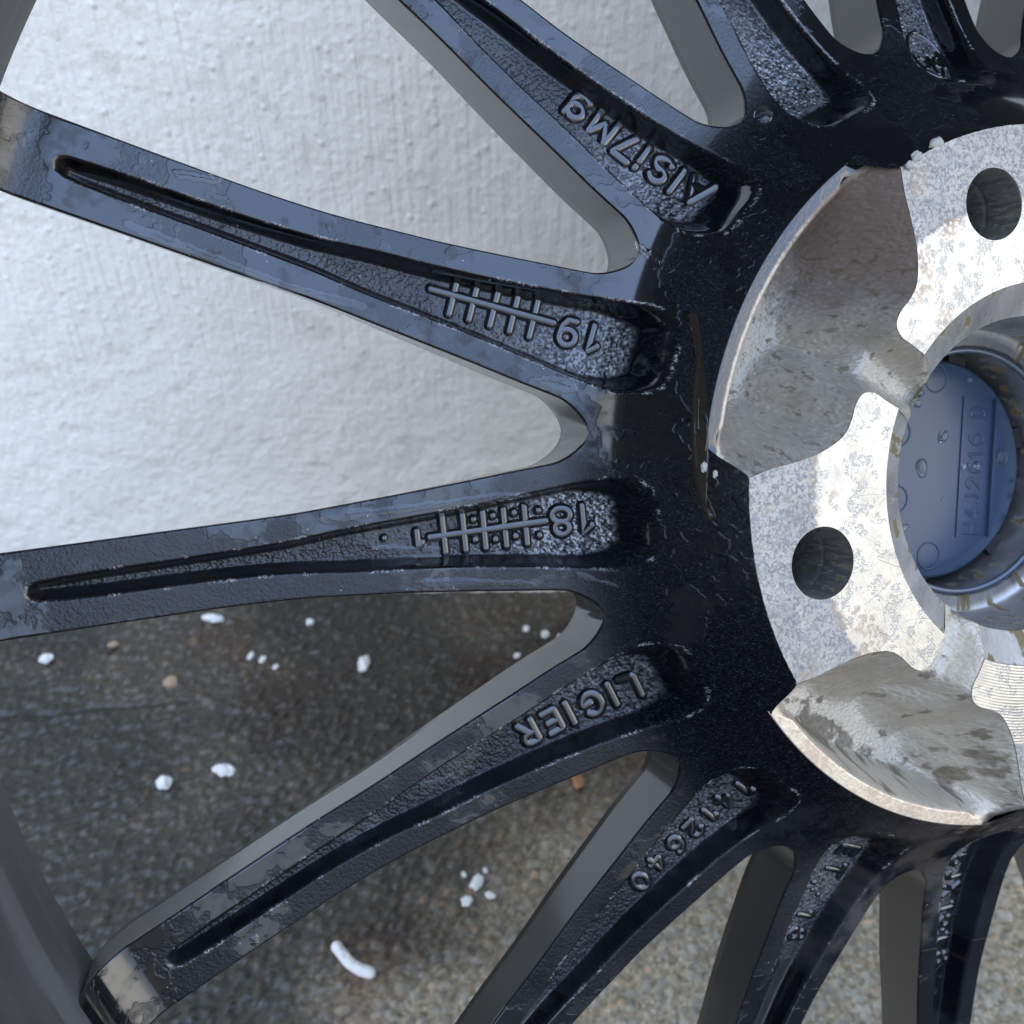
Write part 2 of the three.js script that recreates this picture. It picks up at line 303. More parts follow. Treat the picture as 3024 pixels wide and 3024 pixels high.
const barrelPaint = (() => {
  const N = 512, C = new Uint8Array(N * N * 4), O = new Uint8Array(N * N * 4);
  for (let j = 0; j < N; j++) for (let i = 0; i < N; i++) {
    const o = (j * N + i) * 4, n = fbm(i * 0.02, j * 0.03, 5, 6), s = ss(0.55, 0.7, fbm(i * 0.015 + 3, j * 0.01, 4, 16));
    const a = 0.05 + 0.03 * n + 0.05 * s; C[o] = sb(a); C[o + 1] = sb(a * 1.0); C[o + 2] = sb(a * 1.02); C[o + 3] = 255;
    O[o] = 0; O[o + 1] = b8(0.38 + 0.25 * n); O[o + 2] = 0; O[o + 3] = 255;
  }
  return new THREE.MeshPhysicalMaterial({ map: bytesTex(C, N, true), roughnessMap: bytesTex(O, N), roughness: 1, side: THREE.DoubleSide });
})();
const bareLip = plain([0.62, 0.6, 0.57], { roughness: 0.25, metalness: 1 });
const water = new THREE.MeshPhysicalMaterial({ color: 0xffffff, transmission: 1, ior: 1.33, thickness: 0.001, roughness: 0.0, side: THREE.DoubleSide });
const UVA = (x, y, z) => [(Math.atan2(y, x) / (2 * Math.PI) + 0.5) * 3, z * 0.02];

// ------------------------------------------------------------------ the wheel
const wheel = new THREE.Group(); wheel.name = 'alloy_wheel';
tag(wheel, 'wet black multi-spoke alloy wheel seen from its back, leaning on the white wall', 'car wheel');
{
  // the axes of the wheel: yawed to the right of the camera and leaning back on the wall
  const c = Math.cos(R(PITCH)), s = Math.sin(R(PITCH));
  const turn = (v) => new THREE.Vector3(v[0], v[1] * c + v[2] * s, -v[1] * s + v[2] * c);
  const n = turn([0.33735584, -0.07767669, 0.93816703]), u = turn([0.94101019, 0, -0.33837822]), v = turn([0.0262841, 0.9969786, 0.07309455]);
  const m = new THREE.Matrix4().makeBasis(u, v, n);
  wheel.quaternion.setFromRotationMatrix(m);
  wheel.position.copy(turn([0.0978521, 0.0066161, -0.1887582])).add(new THREE.Vector3(0, CAM_H, 0));
}
scene.add(wheel);

// one sector of the casting: back face with its pocket, the two side walls of the openings, the front face
const rows = []; for (let r = 80.6; r < 84; r += 0.16) rows.push(r); for (let r = 84; r < 92; r += 0.3) rows.push(r); for (let r = 92; r < 178; r += 0.55) rows.push(r); for (let r = 178; r <= 187.2; r += 0.35) rows.push(r);
const gapf = (r, r0) => { const s = cl((r - r0) / 5.6); return Math.sqrt(Math.max(0, 1 - (1 - s) * (1 - s))); };
const edgeDeg = (r, r0, inset) => { const h = HALF(Math.max(r, 80)); const f = gapf(r, r0); return 11.25 - (11.25 - h + inset / r * 57.3) * f; };
const FC = 76, SIDE = 7, COLS = FC + 2 * SIDE + 2;
const sector = [];
for (const r of rows) {
  const near = edgeDeg(r, RAP, 0), open = r >= RAP - 1.4;
  const far = open ? edgeDeg(r, RAP - 1.0, mix(1.3, 1.9, ss(95, 130, r))) : 11.25;
  const fil = r > 178.5 ? 8.6 - Math.sqrt(Math.max(0, 8.6 * 8.6 - (r - 178.5) * (r - 178.5))) : 0;
  const T = THICK(r), line = [];
  const edge = (d) => { const q = 0.5; return d < q ? q - Math.sqrt(Math.max(0, q * q - (q - d) * (q - d))) : 0; };
  const roundOn = ss(RAP, RAP + 0.9, r);
  const face = [];
  for (let i = 0; i <= FC; i++) {
    let t = i / FC; t = t * 2 - 1; t = Math.sign(t) * (1 - Math.pow(1 - Math.abs(t), 1.35));
    const a = near * t, [x, y] = polar(r, a), d = (near - Math.abs(a)) * r / 57.3;
    face.push([x, y, W(r) + fil - pocketDepth(x, y) - roundOn * edge(d)]);
  }
  for (const sgn of [-1, 1]) for (let i = 0; i < SIDE; i++) {
    const q = i / (SIDE - 1), k = sgn < 0 ? 1 - q : q, a = sgn * mix(near, far, k), [x, y] = polar(r, a);
    line.push([x, y, W(r) + fil - 0.5 - k * (T - 0.5)]);
    if (sgn < 0 && i === SIDE - 1) line.push(...face);
  }
  line.push([...polar(r, 0), W(r) - T - 0.8]);
  sector.push(line);
}
const COLN = sector[0].length;
function sectorParts() {                                 // normals over the whole sector, then faces split by part and by material
  const pos = []; sector.forEach((l) => l.forEach((p) => pos.push(...p)));
  const sets = { web: [], webWall: [], spoke: [], spokeWall: [] };
  for (let j = 0; j < rows.length - 1; j++) for (let i = 0; i < COLN; i++) {
    if (rows[j + 1] <= 81.35) continue;
    const a = j * COLN + i, b = j * COLN + (i + 1) % COLN, wall = i < SIDE || i >= SIDE + FC;
    if (wall && rows[j + 1] < RAP - 1.2) continue;
    const s = sets[(rows[j] < RSPL ? 'web' : 'spoke') + (wall ? 'Wall' : '')];
    s.push(a, b + COLN, b, a, a + COLN, b + COLN);
  }
  return { pos, sets };
}
const { pos: SPOS, sets: SSET } = sectorParts();
function pick(idx, all) {                                // a compact geometry of some faces, normals taken from all of `all`
  const g = geom(SPOS, all); const N = g.attributes.normal.array, map = new Map(), pos = [], nor = [], out = [];
  for (const k of idx) { if (!map.has(k)) { map.set(k, pos.length / 3); pos.push(SPOS[k * 3], SPOS[k * 3 + 1], SPOS[k * 3 + 2]); nor.push(N[k * 3], N[k * 3 + 1], N[k * 3 + 2]); } out.push(map.get(k)); }
  return { pos, nor, idx: out };
}
const allFace = SSET.web.concat(SSET.spoke), allWall = SSET.webWall.concat(SSET.spokeWall);
const gWeb = pick(SSET.web, allFace), gWebWall = pick(SSET.webWall, allWall), gSpoke = pick(SSET.spoke, allFace), gSpokeWall = pick(SSET.spokeWall, allWall);
const seam = (g, wall) => {                              // where two sectors meet, normals lie in their common plane; at the end of an opening the wall faces along it
  for (let i = 0; i < g.pos.length; i += 3) {
    const x = g.pos[i], y = g.pos[i + 1], a = Math.atan2(y, x), r = Math.hypot(x, y); if (r > RAP + 0.25) continue;
    const off = 11.25 - Math.abs(a) * 57.29578; if (off > (wall ? 1.2 : 0.02)) continue;
    const tx = -Math.sin(a), ty = Math.cos(a), k = g.nor[i] * tx + g.nor[i + 1] * ty, f = wall ? 1 - cl(off / 1.2) : 1;
    let nx = g.nor[i] - k * tx * f, ny = g.nor[i + 1] - k * ty * f, nz = g.nor[i + 2];
    if (wall) { nx = mix(nx, Math.cos(a), f); ny = mix(ny, Math.sin(a), f); nz = mix(nz, 0.05, f); }
    const l = Math.hypot(nx, ny, nz) || 1; g.nor[i] = nx / l; g.nor[i + 1] = ny / l; g.nor[i + 2] = nz / l;
  }
};
seam(gWeb, false); seam(gWebWall, true);
function turned(g, deg, uvf) {
  const c = Math.cos(R(deg)), s = Math.sin(R(deg)), pos = [], nor = [];
  for (let i = 0; i < g.pos.length; i += 3) { const [x, y, z] = [g.pos[i], g.pos[i + 1], g.pos[i + 2]]; pos.push(x * c - y * s, x * s + y * c, z); const [a, b, d] = [g.nor[i], g.nor[i + 1], g.nor[i + 2]]; nor.push(a * c - b * s, a * s + b * c, d); }
  return geom(pos, g.idx, uvf, nor);
}
// where the black web starts: round the pads at their edge, round the hollows at the hollow's lip
const hollowAxes = [45, 135, 225, 315].map((a) => BOLT + a);
const relHollow = (deg) => { let best = 999; for (const a of hollowAxes) { const d = ((deg - a + 540) % 360) - 180; if (Math.abs(d) < Math.abs(best)) best = d; } return best; };
const rin = (deg) => mix(67.8, 62.6, ss(23.2, 28.6, Math.abs(relHollow(deg))));
{
  const th = []; for (let a = 90; a < 292; a += 0.24) th.push(a); for (let a = 292; a < 450; a += 0.6) th.push(a);
  const NR = 54, pos = [], nor = [], idx = [], e = 0.12;
  for (let j = 0; j <= NR; j++) for (const a of th) {
    const r = mix(rin(a), 81.4, j / NR), [x, y] = polar(r, a), z = back(x, y);
    pos.push(x, y, z);
    const dx = (back(x + e, y) - back(x - e, y)) / (2 * e), dy = (back(x, y + e) - back(x, y - e)) / (2 * e), l = Math.hypot(dx, dy, 1);
    nor.push(-dx / l, -dy / l, 1 / l);
  }
  const n = th.length;
  for (let j = 0; j < NR; j++) for (let i = 0; i < n; i++) { const a = j * n + i, b = j * n + (i + 1) % n; idx.push(a, b + n, b, a, a + n, b + n); }
  const parts = [geom(pos, idx, PUV, nor)];
  for (let k = 0; k < 16; k++) parts.push(turned(gWeb, SP0 + 22.5 * k, PUV));
  obj('hub_web', mergeGeometries(parts), paint, wheel);
  const walls = []; for (let k = 0; k < 16; k++) walls.push(turned(gWebWall, SP0 + 22.5 * k, PUV));
  walls.push(lathe([[24.5, -42], [40, -44], [80, -40]], PUV, 96));
  obj('opening_end_wall', mergeGeometries(walls), wallPaint, wheel);
}
const spokes = [];
for (let k = 0; k < 16; k++) {
  const m = obj('spoke', turned(gSpoke, SP0 + 22.5 * k, PUV), paint, wheel);
  obj('side_wall', turned(gSpokeWall, SP0 + 22.5 * k, PUV), wallPaint, m);
  spokes.push(m);
}
// barrel with its two flanges
obj('wheel_barrel', lathe([[187.2, -26.5], [187.0, -22], [187, 40], [188.5, 58], [192, 66], [192.5, 74], [204, 76], [207, 77], [207, 79], [203, 80], [200, 76], [199, 70]].reverse().concat([[187.2, -27], [187.6, -46], [190, -52], [195, -56], [203, -59], [206, -60], [206, -57], [198, -53], [193, -48], [191, -30], [191, 40], [196, 60], [199, 70]]), UVA, 360), barrelPaint, wheel);

// ---- hub: pads, hollows, bolt holes, bore
const sideHalf = [[63.0, 28.2], [59, 26.8], [54.5, 25.5], [50, 23.7], [46.5, 21.0], [44.8, 18.6], [44.1, 15.4], [44.0, 11.6], [43.2, 8.9], [41.2, 7.7], [38.3, 8.2], [35.4, 8.7]];
const sideLine = (sgn) => smooth(sideHalf.map(([r, a]) => polar(r, sgn * a)), 70, false);
const sideLong = (sgn) => sideLine(sgn).concat([polar(32.4, sgn * 8.72), polar(28.5, sgn * 8.75)]);
for (let k = 0; k < 4; k++) {
  const lo = hollowAxes[(k + 3) % 4] - (k === 0 ? 360 : 0), hi = hollowAxes[k], sh = [];
  const rot = (p, deg) => { const c = Math.cos(R(deg)), s = Math.sin(R(deg)); return new THREE.Vector2(p[0] * c - p[1] * s, p[0] * s + p[1] * c); };
  const A = sideLine(1).map((p) => rot(p, lo)), Bq = sideLine(-1).map((p) => rot(p, hi));
  for (let a = lo + 28.2; a < hi - 28.2; a += 0.5) sh.push(new THREE.Vector2(...polar(62.75 + 0.12 * (vn(a * 3, k, 5) - 0.5), a)));
  sh.push(...Bq);
  for (let a = hi - 8.7; a > lo + 8.7; a -= 0.6) sh.push(new THREE.Vector2(...polar(35.4, a)));
  sh.push(...A.reverse());
  const clean = sh.filter((p, i) => i === 0 || p.distanceTo(sh[i - 1]) > 0.05);
  const shape = new THREE.Shape(clean), hole = new THREE.Path(), [hx, hy] = polar(50, BOLT + 90 * k); hole.absarc(hx, hy, 6.25, 0, Math.PI * 2, true); shape.holes.push(hole);
  const g = new THREE.ExtrudeGeometry(shape, { depth: 4.82, bevelEnabled: false, curveSegments: 64 });
  g.translate(0, 0, -4.77);
  const p = g.attributes.position, uv = g.attributes.uv;
  for (let i = 0; i < p.count; i++) { const [a, b] = HUV(p.getX(i), p.getY(i)); uv.setXY(i, a, b); }
  g.scale(0.001, 0.001, 0.001);
  const pad = obj('mounting_pad', g, hubMetal, wheel);
  const bh = lathe([[6.22, -0.3], [6.2, -7.5], [6.7, -8], [6.7, -9], [6.25, -9.6], [6.25, -24], [7.5, -27], [7.5, -40]], (x, y, z) => [Math.atan2(y, x) * 0.5, z * 0.03], 64);
  bh.translate(hx * 0.001, hy * 0.001, 0); obj('bolt_hole', bh, boreMetal, pad);
}
{
  const S1 = sideLong(1), S0 = sideLong(-1);
  const lipA = 24.5, out = [];
  const right = sideLine(1), left = sideLine(-1);
  // outline, anticlockwise: lip of the hollow, left side inwards, neck to the bore, right side outwards
  out.push(...Array.from({ length: 49 }, (_, i) => polar(67.8, -lipA + 2 * lipA * i / 48)), polar(66.2, 26.3), polar(64.6, 27.6));
  out.push(...right); out.push(polar(34, 8.72), polar(32.5, 8.72), polar(31, 8.73), polar(29.5, 8.75));
  for (let a = 8; a >= -8; a -= 2) out.push(polar(29.4, a));
  out.push(polar(29.5, -8.75), polar(31, -8.73), polar(32.5, -8.72), polar(34, -8.72)); out.push(...left.reverse()); out.push(polar(64.6, -27.6), polar(66.2, -26.3));
  const line = out;
  const H = (x, y) => {
    const r = Math.hypot(x, y), dS = Math.min(dLine(S1, x, y), dLine(S0, x, y)), dO = 67.8 - r;
    const nk = ss(50, 41, r), F = mix(-21, -6.2, nk), wd = mix(12, 4.2, ss(49, 43, r));
    const so = ss(2.5, 7.5, dO), tt = cl(dS / wd), hs = -0.22 + (F + 0.22) * (0.5 * ss(0, 1, tt) + 0.5 * (1 - Math.pow(1 - tt, 1.8))), ho = mix(-5.75 + 0.05 * dO, F, so);
    const k = 1.2, d = hs - ho, sm = d > k ? hs : d < -k ? ho : (hs + ho) / 2 + d * d / (4 * k) + k / 4 - 0.0;
    return Math.min(sm, W(Math.max(r, 62.6)) + 0.02, r < 35.4 ? -(35.4 - r) * 0.68 + 0.02 : 9);
  };
  const M = line.length, SN = 60, c0 = [56.5, 0];
  const proto = [];
  for (let j = 0; j <= SN; j++) { const s = 1 - Math.pow(1 - j / SN, 1.5); for (let i = 0; i < M; i++) { const x = mix(c0[0], line[i][0], s), y = mix(c0[1], line[i][1], s); proto.push([x, y, H(x, y) + 0.12 * (fbm(x * 0.5 + 9, y * 0.5, 2, 66) - 0.5) * (1 - s)]); } }
  for (const a of hollowAxes) {
    const c = Math.cos(R(a)), s = Math.sin(R(a));
    obj('casting_hollow', grid(M, SN + 1, (i, j) => { const [x, y, z] = proto[j * M + i]; return [x * c - y * s, x * s + y * c, z]; }, HUV, true), castMetal, wheel);
  }
}
{
  const parts = [];
  for (let k = 0; k < 4; k++) parts.push(lathe([[35.42, -0.1], [35.2, -0.35], [29.5, -4.05]], UVA, 60, hollowAxes[k] + 8.7, hollowAxes[k] + 81.3));
  obj('bore_chamfer', mergeGeometries(parts), boreMetal, wheel);
  const prof = [[29.5, -4.0], [29.4, -6.4]];
  for (let z = -6.4, i = 0; z > -16.2; z -= 0.2, i++) prof.push([mix(29.4, 28.4, (-z - 6.4) / 10) + 0.13 * [0, 1, 0.7, 0.25][i % 4], z]);
  prof.push([28.2, -16.6], [28.0, -18.2], [25.2, -18.5], [25.0, -42]);
  obj('centre_bore', lathe(prof, UVA, 320), boreMetal, wheel);
  // casting flash left round the pads
  const bits = [];
  for (const [r, a, s] of [[62.9, 121.2, 1.2], [63.2, 116.5, 1.5], [62.4, 123.4, 0.9], [67.9, 179.6, 0.9], [66.6, 180.6, 0.7]]) {
    const g = new THREE.IcosahedronGeometry(1, 3), p = g.attributes.position;
    for (let i = 0; i < p.count; i++) { const f = 0.75 + 0.5 * vn(p.getX(i) * 2 + a, p.getY(i) * 2 + p.getZ(i), 4); p.setXYZ(i, p.getX(i) * f, p.getY(i) * f, p.getZ(i) * f); }
    g.scale(s * 0.001, s * 0.0007, s * 0.0005); g.rotateZ(R(a + 90)); const [x, y] = polar(r, a); g.translate(x * 0.001, y * 0.001, (W(r) + 0.2) * 0.001); g.computeVertexNormals(); bits.push(g);
  }
  obj('casting_flash', mergeGeometries(bits), plain([0.34, 0.33, 0.28], { roughness: 0.8 }), wheel);
}

// ---- lettering: strokes cast proud of the pocket floors
const arc = (cx, cy, rx, ry, a0, a1, n = 14) => Array.from({ length: n + 1 }, (_, i) => { const a = R(a0 + (a1 - a0) * i / n); return [cx + rx * Math.cos(a), cy + ry * Math.sin(a)]; });
const FONT = {
  A: [[[-0.34, 0], [0, 1], [0.34, 0]], [[-0.2, 0.34], [0.2, 0.34]]], l: [[[0, 0], [0, 1]]], i: [[[0, 0], [0, 0.66]], [[0, 0.94], [0, 0.98]]], I: [[[0, 0], [0, 1]]],
  S: [[...arc(0, 0.74, 0.27, 0.25, 35, 270, 12), ...arc(0, 0.25, 0.29, 0.25, 90, -145, 12)]],
  7: [[[-0.3, 1], [0.3, 1], [-0.1, 0]]], M: [[[-0.38, 0], [-0.34, 1], [0, 0.3], [0.34, 1], [0.38, 0]]],
  g: [arc(0, 0.66, 0.27, 0.28, 0, 360, 20), [[0.28, 0.95], [0.28, 0.25], [0.18, 0.03], [-0.02, -0.03], [-0.25, 0.06]]],
  1: [[[0, 0], [0, 1], [-0.24, 0.74]]], 9: [arc(0, 0.68, 0.27, 0.3, 0, 360, 20), [[0.27, 0.68], [0.24, 0.3], [0.08, 0.02], [-0.18, 0.02]]],
  8: [arc(0, 0.75, 0.23, 0.24, 0, 360, 18), arc(0, 0.26, 0.29, 0.26, 0, 360, 18)], L: [[[-0.22, 1], [-0.22, 0], [0.28, 0]]],
  G: [[...arc(0, 0.5, 0.36, 0.5, 45, 350, 20), [0.36, 0.42], [0.06, 0.42]]], E: [[[0.28, 0], [-0.24, 0], [-0.24, 1], [0.28, 1]], [[-0.24, 0.52], [0.2, 0.52]]],
  R: [[[-0.25, 0], [-0.25, 1], [0.08, 1], [0.25, 0.9], [0.27, 0.74], [0.2, 0.58], [0.05, 0.52], [-0.25, 0.52]], [[0.03, 0.5], [0.3, 0]]],
  4: [[[0.12, 0], [0.12, 1], [-0.3, 0.3], [0.32, 0.3]]], 2: [[[-0.27, 0.74], ...arc(0, 0.72, 0.27, 0.28, 150, -25, 10), [-0.28, 0], [0.3, 0]]],
  6: [arc(0, 0.31, 0.28, 0.31, 0, 360, 20), [[-0.28, 0.33], [-0.22, 0.72], [0.02, 0.98], [0.2, 0.98]]], 0: [arc(0, 0.5, 0.31, 0.5, 0, 360, 24)],
  T: [[[-0.33, 1], [0.33, 1]], [[0, 1], [0, 0]]], 5: [[[0.25, 1], [-0.2, 1], [-0.24, 0.56], ...arc(0, 0.32, 0.28, 0.31, 120, -150, 12)]],
  J: [[[0.16, 1], [0.16, 0.25], [0.08, 0.04], [-0.1, 0.0], [-0.24, 0.14]]], X: [[[-0.28, 0], [0.28, 1]], [[-0.28, 1], [0.28, 0]]], '.': [[[0, 0.02], [0, 0.06]]],
  H: [[[-0.27, 0], [-0.27, 1]], [[0.27, 0], [0.27, 1]], [[-0.27, 0.5], [0.27, 0.5]]], D: [[[-0.25, 0], [-0.25, 1], [0.02, 1], [0.22, 0.84], [0.29, 0.5], [0.22, 0.16], [0.02, 0], [-0.25, 0]]],
  c: [arc(0, 0.34, 0.27, 0.34, 50, 310, 14)], p: [[[-0.24, -0.3], [-0.24, 0.66]], arc(0.02, 0.34, 0.27, 0.32, 0, 360, 18)],
};
function strokeGeo(pts, radius, height, tf, sink) {       // a half-round ridge along a polyline on a surface
  const q = pts.map(([x, y]) => { const [a, b] = tf(x, y); return new THREE.Vector3(a, b, height(a, b) - sink).multiplyScalar(0.001); });
  const out = [], path = new THREE.CurvePath();
  for (let i = 1; i < q.length; i++) if (q[i].distanceTo(q[i - 1]) > 1e-6) path.add(new THREE.LineCurve3(q[i - 1], q[i]));
  const len = path.getLength();
  const c = new THREE.CatmullRomCurve3(path.getSpacedPoints(Math.max(3, Math.round(len / 0.0004))), false, 'centripetal');
  out.push(new THREE.TubeGeometry(c, Math.max(4, Math.round(len / 0.0003)), radius * 0.001, 14, false));
  for (const p of [q[0], q[q.length - 1]]) { const s = new THREE.SphereGeometry(radius * 0.001, 14, 10); s.translate(p.x, p.y, p.z); out.push(s); }
  return out;
}
function lettering(spokeNo, items, extra = [], name = 'lettering', rad = 1.3) {
  const c = R(SP0 + 22.5 * spokeNo), ca = Math.cos(c), sa = Math.sin(c), parts = [];
  const hgt = (x, y) => { const [sx, sy] = toSpoke(x, y); return W(Math.hypot(x, y)) - pocketDepth(sx, cl(sy, -2.2, 2.2)); };
  for (const [ch, d, t, h] of items) for (const st of FONT[ch]) parts.push(...strokeGeo(st, rad, hgt, (x, y) => { const X = d + x * h * 0.9, Y = t + (y - 0.5) * h * 0.84; return [X * ca - Y * sa, X * sa + Y * ca]; }, rad * 0.46));
  for (const st of extra) parts.push(...strokeGeo(st, st.rad || rad, hgt, (X, Y) => [X * ca - Y * sa, X * sa + Y * ca], st.sink || rad * 0.46));
  const g = mergeGeometries(parts.map((p) => p.index ? p.toNonIndexed() : p)); g.computeVertexNormals;
  return obj(name, g, wetPaint, spokes[spokeNo]);
}
const dot = (d, t, rad = 1.05) => Object.assign([[d, t], [d + 0.05, t]], { rad, sink: 0.25 });
lettering(2, [['A', 78.8, -2.0, 5.8], ['l', 82.4, -2.2, 5.8], ['S', 85.8, -2.2, 5.8], ['i', 89.6, -2.0, 5.8], ['7', 92.9, -1.9, 5.8], ['M', 98.3, -1.8, 5.8], ['g', 104.0, -1.7, 5.8]]);
lettering(3, [['1', 83.1, -1.0, 5.7], ['9', 87.0, -1.0, 5.7]], [[[89.9, -2], [112.1, -1.3]], ...[93.4, 97.0, 100.6, 104.4, 108.0].map((d, i) => [[d + 0.1, mix(-5.4, -4.6, i / 4)], [d - 0.1, mix(1.7, 2.0, i / 4)]])], 'lettering', 1.12);
lettering(4, [['1', 81.4, -0.6, 5.8], ['8', 84.9, -0.5, 5.8], ['1', 110.4, 0.0, 3.4]], [[[87.6, -0.8], [98, -0.4], [108.2, -0.1]], ...[91.1, 94.8, 98.5, 102.1, 105.7].map((d, i) => [[d, mix(-3.7, -3.4, i / 4)], [d, mix(3.0, 2.9, i / 4)]]),
  dot(88.7, -2.9), dot(93, -2.9), dot(96.8, -2.8), dot(100.3, -2.5), dot(88.9, 1.7), dot(93.1, 1.4), dot(96.7, 1.6), dot(100.3, 1.2), dot(116.2, -0.9, 0.95)], 'lettering', 1.12);
lettering(5, [['L', 81.2, 0.9, 5.2], ['I', 84.7, 1.0, 5.2], ['G', 88.6, 1.0, 5.2], ['I', 93.0, 0.7, 5.2], ['E', 96.4, 0.5, 5.2], ['R', 101.2, 0.3, 5.2]]);
lettering(6, [['1', 77.4, 0.9, 4.2], ['4', 81.2, 1.2, 4.2], ['1', 85.3, 1.7, 4.2], ['2', 89.2, 1.5, 4.4], ['6', 93.8, 1.3, 4.5], ['4', 99.0, 0.9, 4.4], ['0', 103.9, 0.9, 4.6]], [], 'lettering', 1.12);
lettering(7, [['E', 80.4, 1.8, 4.6], ['T', 85.8, 2.4, 4.6], ['.', 89.6, 1.0, 4.4], ['1', 97.5, 1.4, 4.2], ['8', 102.0, 1.2, 4.4]], [dot(91.4, -0.2, 0.7), dot(92.2, 1.8, 0.8)], 'lettering', 0.95);
lettering(8, [['5', 86.0, 1.4, 4.6], ['J', 90.2, 1.4, 4.6], ['X', 94.2, 1.4, 4.8], ['1', 99.0, 1.4, 4.8], ['5', 102.4, 1.4, 4.8], ['.', 104.8, 2.2, 4], ['1', 107.2, 1.2, 4.8], ['8', 112.4, 1.2, 4.8]], [], 'lettering', 0.92);
{ // maker's mark on the first spoke: a leaf-shaped badge with three letters
  const leaf = arc(81.6, -1.6, 6.4, 4.0, 0, 360, 40).map(([x, y], i) => [x + 0.7 * Math.sin(i * 0.3), y]);
  const inner = arc(84.0, -1.2, 6.4, 3.0, 100, 262, 20);
  const sub = (ch, x0, y0, h) => FONT[ch].map((st) => st.map(([x, y]) => [x0 - (y - 0.5) * h, y0 + x * h]));
  lettering(0, [], [leaf, inner, ...sub('p', 80.6, -3.6, 3.8), ...sub('I', 80.4, -1.6, 4.0), ...sub('c', 80.4, 0.4, 4.0)], 'maker_emblem', 0.5);
}

// ---- centre cap seen through the bore
{
  const ZC = -27.5, cap = obj('centre_cap', lathe([[0.01, ZC], [19, ZC], [22, ZC - 0.25], [22.9, ZC - 0.8], [23.1, ZC - 3]], HUV, 160), capPlastic, wheel);
  obj('retaining_ring', (() => { const g = new THREE.TorusGeometry(0.0243, 0.0006, 10, 160); g.translate(0, 0, -0.0194); return g; })(), plain([0.10, 0.12, 0.16], { roughness: 0.3, metalness: 0.6 }), cap);
  obj('cap_back', lathe([[0.01, -36], [25, -36]], HUV, 64), darkPlastic, cap);
  const box = (x0, x1, y0, y1, z0, z1) => { const g = new THREE.BoxGeometry((x1 - x0) / 1000, (y1 - y0) / 1000, (z1 - z0) / 1000); g.translate((x0 + x1) / 2000, (y0 + y1) / 2000, (z0 + z1) / 2000); return g; };
  const plate = mergeGeometries([box(6.2, 6.6, -14.1, 15.6, ZC - 0.3, ZC + 0.32), box(14.3, 14.9, -14.1, 15.6, ZC - 0.3, ZC + 0.9), box(6.6, 14.3, 15.2, 15.6, ZC - 0.3, ZC + 0.3), box(6.6, 14.3, -14.1, -13.8, ZC - 0.3, ZC + 0.28)]);
  obj('number_frame', plate, capPlastic, cap);
  const parts = [], tf = (cy, h) => (x, y) => [10.3 - (y - 0.5) * h, cy + x * h];
  for (const [ch, y] of [['D', 12.3], ['6', 6.6], ['1', 3.6], ['6', 0.7], ['2', -2.7], ['J', -5.9], ['4', -9.1], ['H', -12.3]]) for (const st of FONT[ch]) parts.push(...strokeGeo(st, 0.34, () => ZC, tf(y, 3.6), 0.08));
  obj('lettering', mergeGeometries(parts.map((p) => p.toNonIndexed())), capPlastic, cap);
  for (const [x, y] of [[-1.2, 19.0], [-9.9, 7.6], [-9.7, -6.1], [-0.6, -18.0]]) { const g = new THREE.TorusGeometry(0.0028, 0.00022, 6, 48); g.translate(x / 1000, y / 1000, (ZC + (Math.hypot(x, y) > 19 ? -0.05 : 0)) / 1000); obj('ejector_mark', g, capPlastic, cap); }
  for (let k = 0; k < 6; k++) { const g = box(22.6, 24.6, -2.2, 2.2, ZC - 2.6, ZC - 0.8); g.rotateZ(R(18 + 60 * k)); obj('snap_tab', g, darkPlastic, cap); }
}

// ------------------------------------------------------------------ water left on the wheel
function film(name, outline, h, label, category, mat = water, rag = 0.35, group) {   // a thin lens of water with an uneven edge, lying on the back of the wheel
  const P = smooth(outline, 90), c = P.reduce((a, p) => [a[0] + p[0] / P.length, a[1] + p[1] / P.length], [0, 0]), n = P.length, M = 9, pos = [], idx = [];
  const L = P.map(([x, y], i) => { const f = rag * (fbm(x * 1.3 + 5, y * 1.3, 3, 88) - 0.5), q = P[(i + 1) % n], p = P[(i + n - 1) % n], dx = q[0] - p[0], dy = q[1] - p[1], l = Math.hypot(dx, dy) || 1; return [x + dy / l * f * 2, y - dx / l * f * 2]; });
  const width = 1.2;
  for (const side of [1, -1]) for (let j = 0; j <= M; j++) for (let i = 0; i < n; i++) {
    const s = 1 - Math.pow(1 - j / M, 1.8), k = mix(0.02, 1, s), q = nearest(L, i, c, k);
    const z = back(q[0], q[1]), d = Math.max(0, sdPoly(L, q[0], q[1]));
    pos.push(q[0], q[1], side > 0 ? z + h * Math.sqrt(cl(d / width)) * (0.9 + 0.2 * vn(q[0] * 0.7, q[1] * 0.7, 7)) + 0.012 : z - 0.1);
  }
  const half = (M + 1) * n;
  for (const b of [0, half]) for (let j = 0; j < M; j++) for (let i = 0; i < n; i++) { const a = b + j * n + i, e = b + j * n + (i + 1) % n; if (b) idx.push(a, e, e + n, a, e + n, a + n); else idx.push(a, e + n, e, a, a + n, e + n); }
  for (let i = 0; i < n; i++) { const a = M * n + i, e = M * n + (i + 1) % n; idx.push(a, half + a, half + e, a, half + e, e); idx.push(i, half + (i + 1) % n, half + i, i, (i + 1) % n, half + (i + 1) % n); }
  const m = obj(name, geom(pos, idx, PUV), mat); m.position.copy(wheel.position); m.quaternion.copy(wheel.quaternion);
  return tag(m, label, category, group);
}
